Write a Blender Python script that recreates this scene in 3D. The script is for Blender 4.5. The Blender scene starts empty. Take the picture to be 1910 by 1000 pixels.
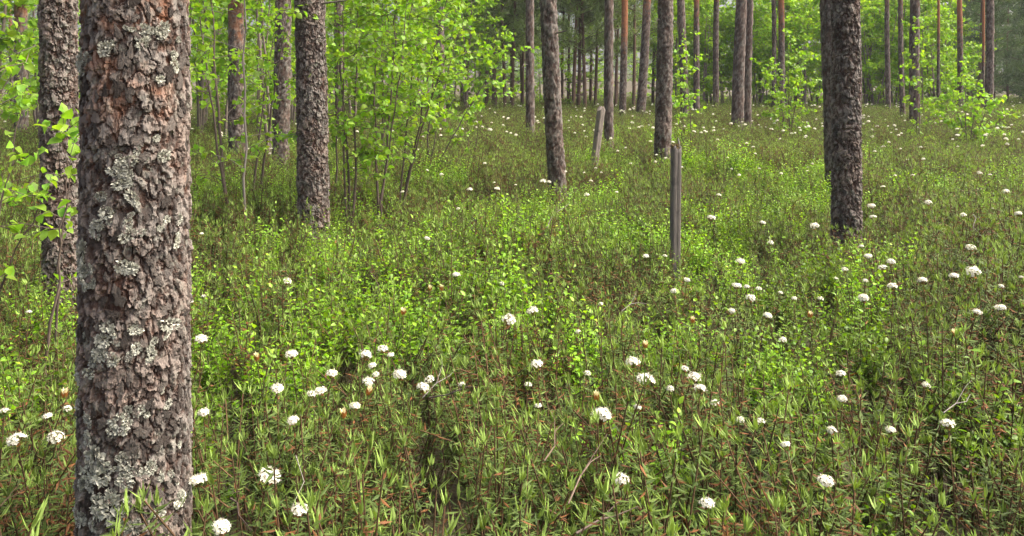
import bpy, math, random
import numpy as np
from mathutils import Vector, Matrix, Euler

# ------------------------------------------------------------------ camera, sky, sun, exposure
scene = bpy.context.scene
COL = scene.collection
F, CX, HY, H = 1416.0, 955.0, 180.0, 1.30      # focal length in photo pixels, centre column, horizon row, eye height
cam = bpy.data.cameras.new('camera')
cam.sensor_width = 36.0
cam.lens = 36.0 * F / 1910.0
cam.shift_y = -(500.0 - HY) / 1910.0
cam.clip_start, cam.clip_end = 0.05, 600.0
cam_ob = bpy.data.objects.new('camera', cam)
cam_ob.location = (0, 0, H)
cam_ob.rotation_euler = (math.radians(90), 0, 0)
COL.objects.link(cam_ob)
scene.camera = cam_ob

SUN_AZ, SUN_EL = math.radians(88), math.radians(54)     # azimuth clockwise from the viewing direction
world = bpy.data.worlds.new('World')
scene.world = world
world.use_nodes = True
wt = world.node_tree
sky = wt.nodes.new('ShaderNodeTexSky')
sky.sky_type = 'NISHITA'
sky.sun_disc = False
sky.sun_elevation = SUN_EL
sky.sun_rotation = SUN_AZ
sky.air_density, sky.dust_density, sky.ozone_density = 0.6, 10.0, 0.2
bg = wt.nodes['Background']
bg.inputs['Strength'].default_value = 0.15
wt.links.new(sky.outputs[0], bg.inputs[0])
sl = bpy.data.lights.new('sun', 'SUN')
sl.energy, sl.angle, sl.color = 1.5, math.radians(30), (1.0, 0.97, 0.91)
sun = bpy.data.objects.new('sun', sl)
sd = Vector((math.sin(SUN_AZ) * math.cos(SUN_EL), math.cos(SUN_AZ) * math.cos(SUN_EL), math.sin(SUN_EL)))
sun.rotation_euler = sd.to_track_quat('Z', 'Y').to_euler()
sun.location = sd * 60
COL.objects.link(sun)
scene.view_settings.view_transform = 'Standard'
scene.view_settings.look = 'None'
scene.view_settings.gamma = 1.0
scene.view_settings.exposure = 1.62
scene.view_settings.use_curve_mapping = False
scene.cycles.max_bounces = 6
scene.cycles.diffuse_bounces = 3
scene.cycles.transmission_bounces = 4
scene.cycles.transparent_max_bounces = 4
scene.cycles.use_denoising = True

R = random.Random(7)
G = np.random.default_rng(7)

# ------------------------------------------------------------------ noise and mesh helpers
def hsh(ix, iy, iz, s=0):
    h = (ix.astype(np.int64) * 374761393 + iy.astype(np.int64) * 668265263 + iz.astype(np.int64) * 1274126177 + s * 974634777) & 0xFFFFFFFF
    h = ((h ^ (h >> 13)) * 1274126177) & 0xFFFFFFFF
    h = ((h ^ (h >> 16)) * 2246822519) & 0xFFFFFFFF
    return ((h ^ (h >> 15)) & 0xFFFFFF) / float(0x1000000)

def vnoise(p, s=0):
    p = np.asarray(p, float)
    i = np.floor(p).astype(np.int64)
    f = p - i
    f = f * f * (3 - 2 * f)
    r = 0
    for a in (0, 1):
        for b in (0, 1):
            for c in (0, 1):
                w = (f[..., 0] if a else 1 - f[..., 0]) * (f[..., 1] if b else 1 - f[..., 1]) * (f[..., 2] if c else 1 - f[..., 2])
                r = r + w * hsh(i[..., 0] + a, i[..., 1] + b, i[..., 2] + c, s)
    return r

def fbm(p, s=0, o=3):
    p = np.asarray(p, float)
    return sum(vnoise(p * 2 ** k, s + k) * 0.5 ** k for k in range(o)) / sum(0.5 ** k for k in range(o))

def sstep(a, b, x):
    t = np.clip((x - a) / (b - a), 0, 1)
    return t * t * (3 - 2 * t)

def unit(v):
    return v / np.maximum(np.linalg.norm(v, axis=-1, keepdims=True), 1e-9)

class MB:
    """collects geometry for one mesh"""
    def __init__(self):
        self.v, self.c, self.f, self.n = [], [], [], 0
    def add(self, v, faces, col, mat=0):
        v = np.asarray(v, float).reshape(-1, 3)
        col = np.asarray(col, float)
        if col.ndim == 1:
            col = np.repeat(col[None, :], len(v), 0)
        for fa in (faces if isinstance(faces, list) else [faces]):
            fa = np.asarray(fa, np.int64)
            self.f.append((fa + self.n, mat))
        self.v.append(v); self.c.append(col); self.n += len(v)
    def tube(self, pts, rad, sides, col, mat=0, cap=True):
        pts = np.asarray(pts, float); n = len(pts)
        rad = np.broadcast_to(np.asarray(rad, float), (n,))
        t = unit(np.gradient(pts, axis=0))
        ref = np.where(np.abs(t[:, 2:3]) > 0.9, np.array([[1., 0, 0]]), np.array([[0, 0, 1.]]))
        a = unit(np.cross(t, ref)); b = np.cross(t, a)
        th = np.arange(sides) * 2 * math.pi / sides
        v = pts[:, None] + rad[:, None, None] * (a[:, None] * np.cos(th)[None, :, None] + b[:, None] * np.sin(th)[None, :, None])
        i = np.arange(n - 1)[:, None] * sides; j = np.arange(sides)[None, :]; k = (j + 1) % sides
        q = np.stack([i + j, i + k, i + sides + k, i + sides + j], -1).reshape(-1, 4)
        self.add(v, q, col, mat)
    def leaves(self, tv, tf, base, d, up, length, width, col, mat=0):
        """copies of a leaf template at base points, along d, with the blade's normal near up"""
        base = np.asarray(base, float); m = len(base)
        if m == 0: return
        d = unit(np.asarray(d, float)); side = unit(np.cross(np.asarray(up, float), d)); nr = np.cross(d, side)
        length = np.broadcast_to(np.asarray(length, float), (m,)); width = np.broadcast_to(np.asarray(width, float), (m,))
        v = base[:, None] + tv[None, :, 0:1] * (d * length[:, None])[:, None] + tv[None, :, 1:2] * (side * width[:, None])[:, None] \
            + tv[None, :, 2:3] * (nr * width[:, None])[:, None]
        k = len(tv)
        faces = [(np.asarray(fa)[None] + (np.arange(m) * k)[:, None, None]).reshape(-1, np.asarray(fa).shape[1]) for fa in tf]
        col = np.asarray(col, float)
        if col.ndim == 1: col = np.repeat(col[None], m, 0)
        self.add(v.reshape(-1, 3), faces, np.repeat(col, k, 0), mat)
    def mesh(self, name, mats, smooth=True):
        me = bpy.data.meshes.new(name)
        v = np.concatenate(self.v)
        me.vertices.add(len(v)); me.vertices.foreach_set('co', v.astype(np.float32).ravel())
        sizes = np.concatenate([np.full(len(f), f.shape[1]) for f, m in self.f])
        loops = np.concatenate([f.ravel() for f, m in self.f])
        mi = np.concatenate([np.full(len(f), m) for f, m in self.f])
        me.loops.add(len(loops)); me.loops.foreach_set('vertex_index', loops.astype(np.int32))
        me.polygons.add(len(sizes))
        me.polygons.foreach_set('loop_start', np.concatenate([[0], np.cumsum(sizes)[:-1]]).astype(np.int32))
        me.polygons.foreach_set('material_index', mi.astype(np.int32))
        me.update(calc_edges=True)
        me.polygons.foreach_set('use_smooth', np.full(len(sizes), smooth))
        c = np.concatenate(self.c)
        if c.shape[1] == 3: c = np.concatenate([c, np.ones((len(c), 1))], 1)
        at = me.color_attributes.new('Col', 'FLOAT_COLOR', 'POINT')
        at.data.foreach_set('color', c.astype(np.float32).ravel())
        for m in mats: me.materials.append(m)
        return me

def link(name, me, parent=None, loc=None, rot=None, scale=None):
    o = bpy.data.objects.new(name, me)
    COL.objects.link(o)
    if parent: o.parent = parent
    if loc is not None: o.location = loc
    if rot is not None: o.rotation_euler = rot
    if scale is not None: o.scale = scale
    return o

def tag(o, label=None, cat=None, group=None, kind=None):
    if label: o['label'] = label
    if cat: o['category'] = cat
    if group: o['group'] = group
    if kind: o['kind'] = kind
    return o

ORD = ['leftmost', 'second', 'third', 'fourth', 'fifth', 'sixth', 'seventh', 'eighth', 'ninth', 'tenth', 'eleventh', 'twelfth', 'thirteenth', 'fourteenth', 'fifteenth', 'sixteenth', 'seventeenth', 'eighteenth', 'nineteenth', 'twentieth', 'twenty-first', 'twenty-second', 'twenty-third', 'twenty-fourth']
def nth(q, n=0):
    if n and q >= (n + 1) // 2:
        return 'rightmost' if q == n - 1 else ORD[n - 1 - q] + ' from the right'
    return 'leftmost' if q == 0 else ORD[q] + ' from the left'

def thing(name, label, cat, loc, group=None, rot=None):
    return tag(link(name, None, None, loc, rot), label, cat, group)

# leaf templates: x along, y across, z normal
T_NARROW = (np.array([[0, 0, 0], [.4, -.5, -.3], [.4, 0, 0], [.4, .5, -.3], [1, 0, -.25]]), [[[0, 1, 2], [0, 2, 3], [1, 4, 2], [2, 4, 3]]])
T_OVATE = (np.array([[0, 0, 0], [.32, -.5, .16], [.32, 0, 0], [.32, .5, .16], [.68, -.38, .06], [.68, 0, -.06], [.68, .38, .06], [1, 0, -.22]]),
           [[[0, 1, 2], [0, 2, 3], [4, 7, 5], [5, 7, 6]], [[1, 4, 5, 2], [2, 5, 6, 3]]])
T_KITE = (np.array([[0, 0, 0], [.4, -.5, .12], [1, 0, -.1], [.4, .5, .12], [.45, 0, -.02]]), [[[0, 1, 4], [1, 2, 4], [4, 2, 3], [0, 4, 3]]])
T_NEEDLE = (np.array([[0, -.5, 0], [0, .5, 0], [1, 0, 0]]), [[[0, 1, 2]]])

# ------------------------------------------------------------------ materials
def nd(t, kind, **kw):
    n = t.nodes.new(kind)
    for k, v in kw.items():
        if k in n.inputs: n.inputs[k].default_value = v
        else: setattr(n, k, v)
    return n

def mixc(t, fac, a, b, mode='MIX'):
    m = t.nodes.new('ShaderNodeMix'); m.data_type = 'RGBA'; m.blend_type = mode
    for sock, val in ((m.inputs['Factor'], fac), (m.inputs['A'], a), (m.inputs['B'], b)):
        if hasattr(val, 'is_output'): t.links.new(val, sock)
        elif isinstance(val, (int, float)): sock.default_value = val
        else: sock.default_value = (*val, 1) if len(val) == 3 else val
    return m.outputs['Result']

def new_mat(name):
    m = bpy.data.materials.new(name); m.use_nodes = True
    t = m.node_tree
    return m, t, t.nodes['Principled BSDF'], t.nodes['Material Output']

def leaf_mat(name, trans=.35, rough=.5, spread=.25, tint=(1.25, 1.2, .5), spec=.35):
    m, t, p, out = new_mat(name)
    at = nd(t, 'ShaderNodeAttribute', attribute_name='Col')
    oi = t.nodes.new('ShaderNodeObjectInfo')
    hv = t.nodes.new('ShaderNodeHueSaturation')
    mr = nd(t, 'ShaderNodeMapRange'); mr.inputs['To Min'].default_value = 1 - spread; mr.inputs['To Max'].default_value = 1 + spread
    t.links.new(oi.outputs['Random'], mr.inputs['Value']); t.links.new(mr.outputs[0], hv.inputs['Value'])
    no = nd(t, 'ShaderNodeTexNoise', Scale=45.0); tc = t.nodes.new('ShaderNodeTexCoord')
    t.links.new(tc.outputs['Object'], no.inputs['Vector'])
    mr2 = nd(t, 'ShaderNodeMapRange'); mr2.inputs['To Min'].default_value = .7; mr2.inputs['To Max'].default_value = 1.3
    t.links.new(no.outputs['Fac'], mr2.inputs['Value'])
    vm = nd(t, 'ShaderNodeVectorMath', operation='SCALE')
    t.links.new(at.outputs['Color'], vm.inputs[0]); t.links.new(mr2.outputs[0], vm.inputs['Scale'])
    t.links.new(vm.outputs[0], hv.inputs['Color'])
    t.links.new(hv.outputs[0], p.inputs['Base Color'])
    p.inputs['Roughness'].default_value = rough
    p.inputs['Specular IOR Level'].default_value = spec
    tr = t.nodes.new('ShaderNodeBsdfTranslucent')
    t.links.new(mixc(t, 1.0, hv.outputs[0], tint, 'MULTIPLY'), tr.inputs['Color'])
    mx = nd(t, 'ShaderNodeMixShader'); mx.inputs[0].default_value = trans
    t.links.new(p.outputs[0], mx.inputs[1]); t.links.new(tr.outputs[0], mx.inputs[2]); t.links.new(mx.outputs[0], out.inputs[0])
    return m

def matte(name, rough=.85, spread=.15, nscale=60, bump=0.0):
    m, t, p, out = new_mat(name)
    at = nd(t, 'ShaderNodeAttribute', attribute_name='Col')
    no = nd(t, 'ShaderNodeTexNoise', Scale=float(nscale), Detail=4.0); tc = t.nodes.new('ShaderNodeTexCoord')
    t.links.new(tc.outputs['Object'], no.inputs['Vector'])
    mr = nd(t, 'ShaderNodeMapRange'); mr.inputs['To Min'].default_value = 1 - spread * 2; mr.inputs['To Max'].default_value = 1 + spread * 2
    t.links.new(no.outputs['Fac'], mr.inputs['Value'])
    vm = nd(t, 'ShaderNodeVectorMath', operation='SCALE')
    t.links.new(at.outputs['Color'], vm.inputs[0]); t.links.new(mr.outputs[0], vm.inputs['Scale'])
    t.links.new(vm.outputs[0], p.inputs['Base Color'])
    p.inputs['Roughness'].default_value = rough
    p.inputs['Specular IOR Level'].default_value = .2
    if bump:
        b = nd(t, 'ShaderNodeBump', Strength=1.0, Distance=bump); t.links.new(no.outputs['Fac'], b.inputs['Height']); t.links.new(b.outputs[0], p.inputs['Normal'])
    return m

def bark_mat(name, detail=160.0, dist=.004, lichen=.5):
    """attribute Col: red = plate (1) or fissure (0), green = tone of the plate, blue = how far the thin orange upper bark shows"""
    m, t, p, out = new_mat(name)
    at = nd(t, 'ShaderNodeAttribute', attribute_name='Col')
    sp = t.nodes.new('ShaderNodeSeparateColor'); t.links.new(at.outputs['Color'], sp.inputs[0])
    tc = t.nodes.new('ShaderNodeTexCoord')
    mp = t.nodes.new('ShaderNodeMapping'); mp.inputs['Scale'].default_value = (1, 1, .45); t.links.new(tc.outputs['Object'], mp.inputs[0])
    n1 = nd(t, 'ShaderNodeTexNoise', Scale=detail, Detail=5.0, Roughness=.65); t.links.new(mp.outputs[0], n1.inputs['Vector'])
    n2 = nd(t, 'ShaderNodeTexNoise', Scale=14.0, Detail=4.0); t.links.new(tc.outputs['Object'], n2.inputs['Vector'])
    ad = nd(t, 'ShaderNodeMath', operation='MULTIPLY_ADD'); ad.inputs[1].default_value = .55
    t.links.new(n1.outputs['Fac'], ad.inputs[0]); t.links.new(sp.outputs[1], ad.inputs[2])
    rp = t.nodes.new('ShaderNodeValToRGB'); e = rp.color_ramp.elements
    e[0].position, e[0].color = .15, (.020, .017, .0155, 1)
    e[1].position, e[1].color = 1.35 / 1.55, (.165, .148, .13, 1)
    for pos, c in ((.42, (.038, .0325, .029, 1)), (.60, (.060, .049, .042, 1)), (.74, (.083, .076, .068, 1))):
        x = e.new(pos); x.color = c
    t.links.new(ad.outputs[0], rp.inputs[0])
    fis = mixc(t, n2.outputs['Fac'], (.020, .013, .010), (.095, .042, .026))
    big = nd(t, 'ShaderNodeTexNoise', Scale=7.0, Detail=3.0); t.links.new(tc.outputs['Object'], big.inputs['Vector'])
    rb = nd(t, 'ShaderNodeMapRange'); rb.inputs['From Min'].default_value = .42; rb.inputs['From Max'].default_value = .62; rb.inputs['To Max'].default_value = .3
    t.links.new(big.outputs['Fac'], rb.inputs['Value'])
    c = mixc(t, sp.outputs[0], fis, mixc(t, rb.outputs[0], rp.outputs[0], mixc(t, 1.0, rp.outputs[0], (1.3, .86, .68), 'MULTIPLY')))
    org = mixc(t, n1.outputs['Fac'], (.16, .066, .032), (.40, .17, .08))
    r2 = nd(t, 'ShaderNodeMapRange'); r2.inputs['From Min'].default_value = .35; r2.inputs['From Max'].default_value = .65
    t.links.new(n2.outputs['Fac'], r2.inputs['Value'])
    om = nd(t, 'ShaderNodeMath', operation='MULTIPLY_ADD'); om.inputs[1].default_value = .6
    sb = nd(t, 'ShaderNodeMath', operation='MULTIPLY_ADD'); sb.inputs[1].default_value = 1.6; sb.inputs[2].default_value = -.6
    t.links.new(sp.outputs[2], sb.inputs[0]); t.links.new(r2.outputs[0], om.inputs[0]); t.links.new(sb.outputs[0], om.inputs[2])
    om.use_clamp = True
    c = mixc(t, om.outputs[0], c, org)
    # thin crust of grey-green lichen on the plates
    n3 = nd(t, 'ShaderNodeTexNoise', Scale=26.0, Detail=6.0, Roughness=.7); t.links.new(tc.outputs['Object'], n3.inputs['Vector'])
    r3 = nd(t, 'ShaderNodeMapRange'); r3.inputs['From Min'].default_value = .53; r3.inputs['From Max'].default_value = .66; r3.inputs['To Max'].default_value = lichen
    t.links.new(n3.outputs['Fac'], r3.inputs['Value'])
    lm = nd(t, 'ShaderNodeMath', operation='MULTIPLY'); t.links.new(r3.outputs[0], lm.inputs[0]); t.links.new(sp.outputs[0], lm.inputs[1])
    inv = nd(t, 'ShaderNodeMath', operation='SUBTRACT'); inv.inputs[0].default_value = 1.0; inv.use_clamp = True; t.links.new(sp.outputs[2], inv.inputs[1])
    lm2 = nd(t, 'ShaderNodeMath', operation='MULTIPLY'); t.links.new(lm.outputs[0], lm2.inputs[0]); t.links.new(inv.outputs[0], lm2.inputs[1])
    c = mixc(t, lm2.outputs[0], c, (.20, .215, .175))
    t.links.new(c, p.inputs['Base Color'])
    p.inputs['Roughness'].default_value = .88
    p.inputs['Specular IOR Level'].default_value = .2
    b = nd(t, 'ShaderNodeBump', Strength=1.0, Distance=dist)
    t.links.new(n1.outputs['Fac'], b.inputs['Height']); t.links.new(b.outputs[0], p.inputs['Normal'])
    return m

M_BARK = bark_mat('pine_bark')
M_BARKF = bark_mat('pine_bark_far', 45.0, .012, .3)
M_MT = leaf_mat('marsh_tea_leaf', .25, .6, .2, (1.2, 1.2, .45), .18)
M_BB = leaf_mat('bilberry_leaf', .45, .42, .18, (1.3, 1.3, .35))
M_BI = leaf_mat('birch_leaf', .5, .5, .12, (1.3, 1.3, .4))
M_ND = leaf_mat('pine_needle', .4, .5, .2)
M_ST = matte('brown_stem', .8)
M_BS = matte('birch_bark', .7, .3, 25)
M_LI = leaf_mat('lichen_lobe', .15, .9, .2, (1, 1, .9))
M_FL = leaf_mat('white_petal', .3, .6, .03, (1, 1, .95))
M_TW = matte('dead_twig', .85, .2, 40, .002)

# ------------------------------------------------------------------ ground
def ground(x, y):
    x = np.asarray(x, float); y = np.asarray(y, float)
    dd = np.maximum(y, 0)
    rise = np.interp(dd, [0, 3, 5, 8, 12, 16, 20, 26, 40, 60, 110, 200], [0, .02, .07, .17, .34, .50, .60, .68, .74, 1.3, 5.0, 7.0])
    p = np.stack([x * .45, y * .45, np.zeros_like(x)], -1)
    return rise + .10 * (vnoise(p, 3) - .5) + .05 * (vnoise(p * 2.7, 5) - .5)

def gz(x, y):
    return float(ground(np.array([x]), np.array([y]))[0])

def depth_at(px, py, h):
    d = np.arange(.9, 60, .02)
    x = (px - CX) / F * d
    z = H - (py - HY) / F * d
    hit = np.nonzero(z <= ground(x, d) + h)[0]
    return float(d[hit[0]]) if len(hit) else 30.0

def at(px, py, d):
    return Vector(((px - CX) / F * d, d, H - (py - HY) / F * d))

def ground_mat():
    m, t, p, out = new_mat('peat_and_moss')
    tc = t.nodes.new('ShaderNodeTexCoord')
    n1 = nd(t, 'ShaderNodeTexNoise', Scale=1.7, Detail=6.0); n2 = nd(t, 'ShaderNodeTexNoise', Scale=40.0, Detail=5.0)
    for n in (n1, n2): t.links.new(tc.outputs['Object'], n.inputs['Vector'])
    rp = t.nodes.new('ShaderNodeValToRGB'); e = rp.color_ramp.elements
    e[0].position, e[0].color = .35, (.035, .024, .014, 1)
    e[1].position, e[1].color = .65, (.055, .062, .02, 1)
    t.links.new(n1.outputs['Fac'], rp.inputs[0])
    c = mixc(t, n2.outputs['Fac'], rp.outputs[0], (.07, .05, .024))
    t.links.new(c, p.inputs['Base Color']); p.inputs['Roughness'].default_value = .95
    b = nd(t, 'ShaderNodeBump', Strength=1.0, Distance=.03); t.links.new(n2.outputs['Fac'], b.inputs['Height']); t.links.new(b.outputs[0], p.inputs['Normal'])
    return m

xs = np.concatenate([np.linspace(-400, -50, 8)[:-1], np.linspace(-50, -12, 30)[:-1], np.linspace(-12, 12, 120), np.linspace(12, 50, 30)[1:], np.linspace(50, 400, 8)[1:]])
ys = np.concatenate([np.linspace(-100, -4, 6)[:-1], np.linspace(-4, 24, 140), np.linspace(24, 90, 40)[1:], np.linspace(90, 450, 8)[1:]])
gx, gy = np.meshgrid(xs, ys)
mb = MB()
nx = len(xs)
i = np.arange(len(ys) - 1)[:, None] * nx + np.arange(nx - 1)[None]
mb.add(np.stack([gx, gy, ground(gx, gy)], -1), np.stack([i, i + 1, i + nx + 1, i + nx], -1).reshape(-1, 4), (.05, .04, .02))
tag(link('ground', mb.mesh('ground', [ground_mat()])), 'dark peaty forest floor under the heath', None, None, 'structure')

# ------------------------------------------------------------------ pine trunks
def cells_on(th, z, r, cw, ch, seed, warp):
    nu = max(6, int(round(2 * math.pi * r / cw)))
    P = np.stack([np.cos(th) * r, np.sin(th) * r, z * .6], -1)
    u = th / (2 * math.pi) * nu + warp * (fbm(P / (cw * .8), seed + 1, 4) - .5)
    v = z / ch + warp * (fbm(P / (cw * .8), seed + 2, 4) - .5)
    iu = np.floor(u).astype(np.int64); iv = np.floor(v).astype(np.int64)
    f1 = np.full(u.shape, 9.); f2 = np.full(u.shape, 9.); rid = np.zeros(u.shape); dv = np.zeros(u.shape); du_ = np.zeros(u.shape); rid2 = np.zeros(u.shape)
    for a in (-1, 0, 1):
        for b in (-1, 0, 1):
            cu, cv = iu + a, iv + b
            cw_ = np.mod(cu, nu)
            zz = np.zeros_like(cu)
            ju = cu + hsh(cw_, cv, zz, seed); jv = cv + hsh(cw_, cv, zz, seed + 11)
            d = np.hypot(u - ju, v - jv)
            rn = hsh(cw_, cv, zz, seed + 23)
            closer = d < f1
            f2 = np.where(closer, f1, np.minimum(f2, d))
            rid = np.where(closer, rn, rid); rid2 = np.where(closer, hsh(cw_, cv, zz, seed + 31), rid2)
            dv = np.where(closer, v - jv, dv); du_ = np.where(closer, u - ju, du_)
            f1 = np.where(closer, d, f1)
    return f2 - f1, rid, rid2, du_, dv, P

def bark_field(th, z, r, cw, ch, seed):
    e1, r1, q1, du1, dv1, P = cells_on(th, z, r, cw * 1.5, ch * 2.0, seed, 2.0)
    e2, r2, q2, du2, dv2, P = cells_on(th, z, r, cw * .75, ch * .8, seed + 50, 1.8)
    big = sstep(.0, .22, e1)
    e3, r3, q3, du3, dv3, P = cells_on(th, z, r, cw * .42, ch * .5, seed + 90, 1.6)
    h = big * (.30 + .45 * r1) - dv2 * .55 * q2 + .40 * r2 + du2 * .35 * (q2 - .5) - dv3 * .22 * q3 + .22 * r3
    h = h + .30 * (fbm(P / (cw * .25), seed + 5, 3) - .5)
    r2 = .65 * r2 + .35 * r3
    plate = np.clip(big * .8 + .2, 0, 1) * (.55 + .45 * sstep(.0, .10, e2))
    return h, plate, np.clip(.25 * r1 + .75 * r2, 0, 1)

def trunk_mesh(name, d, r, height, ztop, lean, seed, sides, rowh, cw, ch, amp, orange_z, mat, wob=.012):
    """trunk around the local z axis; fine rows up to ztop, coarse above"""
    zs = np.concatenate([np.arange(-.12, ztop, rowh), np.linspace(ztop, height, 24)])
    th = np.arange(sides) * 2 * math.pi / sides
    Z, T = np.meshgrid(zs, th, indexing='ij')
    taper = np.interp(zs, [-.2, 0, .25, .6, height * .6, height], [1.3, 1.14, 1.02, 1.0, .68, .06])
    h, plate, rid = bark_field(T, Z, r, cw, ch, seed)
    og = sstep(orange_z - 1.0, orange_z + 1.2, Z + .9 * (fbm(np.stack([np.cos(T), np.sin(T), Z * 1.5], -1) * 1.4, seed + 7) - .5))
    flare = 1 + .10 * np.exp(-np.maximum(Z, 0) / .18) * np.sin(T * 4 + seed)
    rr = r * taper[:, None] * flare + (h - .5) * amp * (1 - .75 * og) * np.minimum(1, taper[:, None] * 1.2)
    rr = np.maximum(rr, .004)
    zz = np.clip(zs, 0, None)
    lx = lean[0] * np.minimum(zz, ztop + 1) + lean[0] * .25 * np.maximum(zz - ztop - 1, 0) + wob * np.sin(zz * 1.3 + seed)  - wob * math.sin(seed)
    ly = lean[1] * zz + wob * np.cos(zz * 1.1 + seed * 2) - wob * math.cos(seed * 2)
    X = lx[:, None] + rr * np.cos(T); Y = ly[:, None] + rr * np.sin(T)
    b = MB(); n = len(zs)
    i = np.arange(n - 1)[:, None] * sides; j = np.arange(sides)[None]; k = (j + 1) % sides
    q = np.stack([i + j, i + k, i + sides + k, i + sides + j], -1).reshape(-1, 4)
    b.add(np.stack([X, Y, Z], -1), q, np.stack([plate, rid, og], -1).reshape(-1, 3))
    return b.mesh(name, [mat], d > 6.5), (lambda z: (np.interp(z, zs, lx), np.interp(z, zs, ly), np.interp(z, zs, r * taper)))

def needle_tufts(b, cen, dirs, n, length, width, cols, rng):
    m = len(cen)
    if m == 0: return
    base = np.repeat(cen, n, 0)
    d = unit(np.repeat(unit(dirs), n, 0) * .75 + unit(rng.normal(size=(m * n, 3))) * .8)
    up = rng.normal(size=(m * n, 3))
    c = np.repeat(cols, n, 0) * rng.uniform(.75, 1.25, (m * n, 1))
    base = base + rng.normal(size=base.shape) * length * .22
    b.leaves(*T_NEEDLE, base, d, up, length * rng.uniform(.7, 1.2, m * n), width, c)

def tall_crown(seed):
    rng = np.random.default_rng(seed); b = MB(); w = MB()
    cen, dr = [], []
    w.tube(np.array([[0, 0, -.1], [0, 0, 2.5], [0, 0, 5.2]]), [.05, .035, .01], 5, (.3, .12, .05))
    for k in range(17):
        z = rng.uniform(0.6, 5.0); a = rng.uniform(0, 6.28); L = (1.6 - .24 * z) * rng.uniform(.6, 1.1)
        p = np.array([[0, 0, z], [math.cos(a) * L * .5, math.sin(a) * L * .5, z + .1], [math.cos(a) * L, math.sin(a) * L, z + .35]])
        w.tube(p, [.03, .02, .006], 4, (.3, .12, .05))
        for t in rng.uniform(.45, 1.05, 6):
            cen.append(p[2] * t + p[0] * (1 - t) + rng.normal(size=3) * .16); dr.append(np.array([math.cos(a), math.sin(a), .8]))
    cen, dr = np.array(cen), np.array(dr)
    needle_tufts(b, cen, dr, 14, .17, .013, np.array([[.06, .10, .04]]) * rng.uniform(.7, 1.3, (len(cen), 1)), rng)
    return b.mesh('tall_pine_crown', [M_ND], False), w.mesh('tall_pine_branches', [M_ST])

CROWNS = [tall_crown(s) for s in (1, 2, 3)]

# base column, visible base row, column at the top edge, width in pixels, row where the bark turns orange, label
PINES = [
    (40, 252, 41, 23, 60, 'pine trunk near the frame edge, orange bark above dark scales, beyond the birch leaves'),
    (118, 540, 118, 61, -400, 'grey scaly pine trunk standing half hidden behind the thick lichen-covered trunk'),
    (378, 234, 377, 18, -150, 'thin grey pine seen in the gap beside the thick lichen-covered trunk'),
    (443, 292, 437, 29, 70, 'pine with vivid orange upper bark behind a thin pale birch stem'),
    (523, 300, 525, 30, -200, 'brownish grey pine with birch leaves before it, next to a thicker pine'),
    (551, 222, 549, 11, 30, 'thin reddish pine glimpsed between two thicker grey pines'),
    (584, 428, 579, 54, -400, 'stout grey pine with deeply plated bark beside the leafy birch thicket'),
    (634, 238, 632, 17, -200, 'grey pine half hidden inside the leafy birch thicket'),
    (824, 242, 822, 16, -100, 'slim dark pine behind the far fringe of the birch thicket'),
    (990, 254, 990, 16, -40, 'slim straight pine just beside the bent smooth-topped pine'),
    (1041, 362, 1023, 31, -110, 'bent pine with smooth purplish upper bark and plated grey foot'),
    (1136, 276, 1134, 17, -60, 'slim dark pine standing right behind the leaning split post'),
    (1161, 217, 1164, 13, 110, 'thin pine with red-orange upper trunk behind the leaning split post'),
    (1195, 210, 1207, 17, 30, 'leaning reddish pine standing between the two old posts'),
    (1234, 304, 1240, 29, -200, 'grey furrowed pine rising just behind the broken upright post'),
    (1277, 217, 1271, 15, -90, 'slim dark pine behind a small sunlit birch spray by the broken post'),
    (1299, 210, 1301, 11, 40, 'thin pine, first of two thin ones past the broken post'),
    (1336, 207, 1337, 11, 0, 'thin pine, second of two thin ones past the broken post'),
    (1376, 234, 1384, 22, -20, 'thicker pine of a touching pair, smooth reddish brown'),
    (1394, 230, 1397, 14, -40, 'thinner pine of a touching pair, dark brown'),
    (1444, 202, 1443, 8, -60, 'very thin dark pine close beside a reddish one amid birch leaves'),
    (1457, 203, 1457, 12, 60, 'slim reddish pine standing amid bright birch leaves'),
    (1558, 352, 1544, 33, -300, 'dark pine leaning out from behind the big near pine at its side'),
    (1578, 452, 1572, 49, -400, 'big dark brown near pine with scaly bark, hiding another behind'),
    (1603, 194, 1601, 9, -50, 'sliver of pine showing past the edge of the big dark near pine'),
    (1657, 203, 1656, 9, 0, 'thin dark pine before a bright green birch screen'),
    (1684, 217, 1681, 9, 10, 'thin brown pine next to a thicker one with birch leaves'),
    (1707, 236, 1706, 18, -40, 'medium dark pine with birch leaves clinging before its middle'),
    (1750, 195, 1749, 5, 110, 'hair-thin reddish pine stem in the paler thicket'),
    (1791, 194, 1788, 10, 80, 'slim pine with orange top above a small bright birch bush'),
    (1833, 200, 1834, 5, 130, 'hair-thin orange stem beside the dark outermost tall pine'),
    (1844, 218, 1845, 14, -30, 'tall dark pine, outermost one before the dark green conifers'),
    (22, 225, 21, 6, 90, 'hair-thin reddish pine stem at the frame edge'),
]
TREES = []
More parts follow.
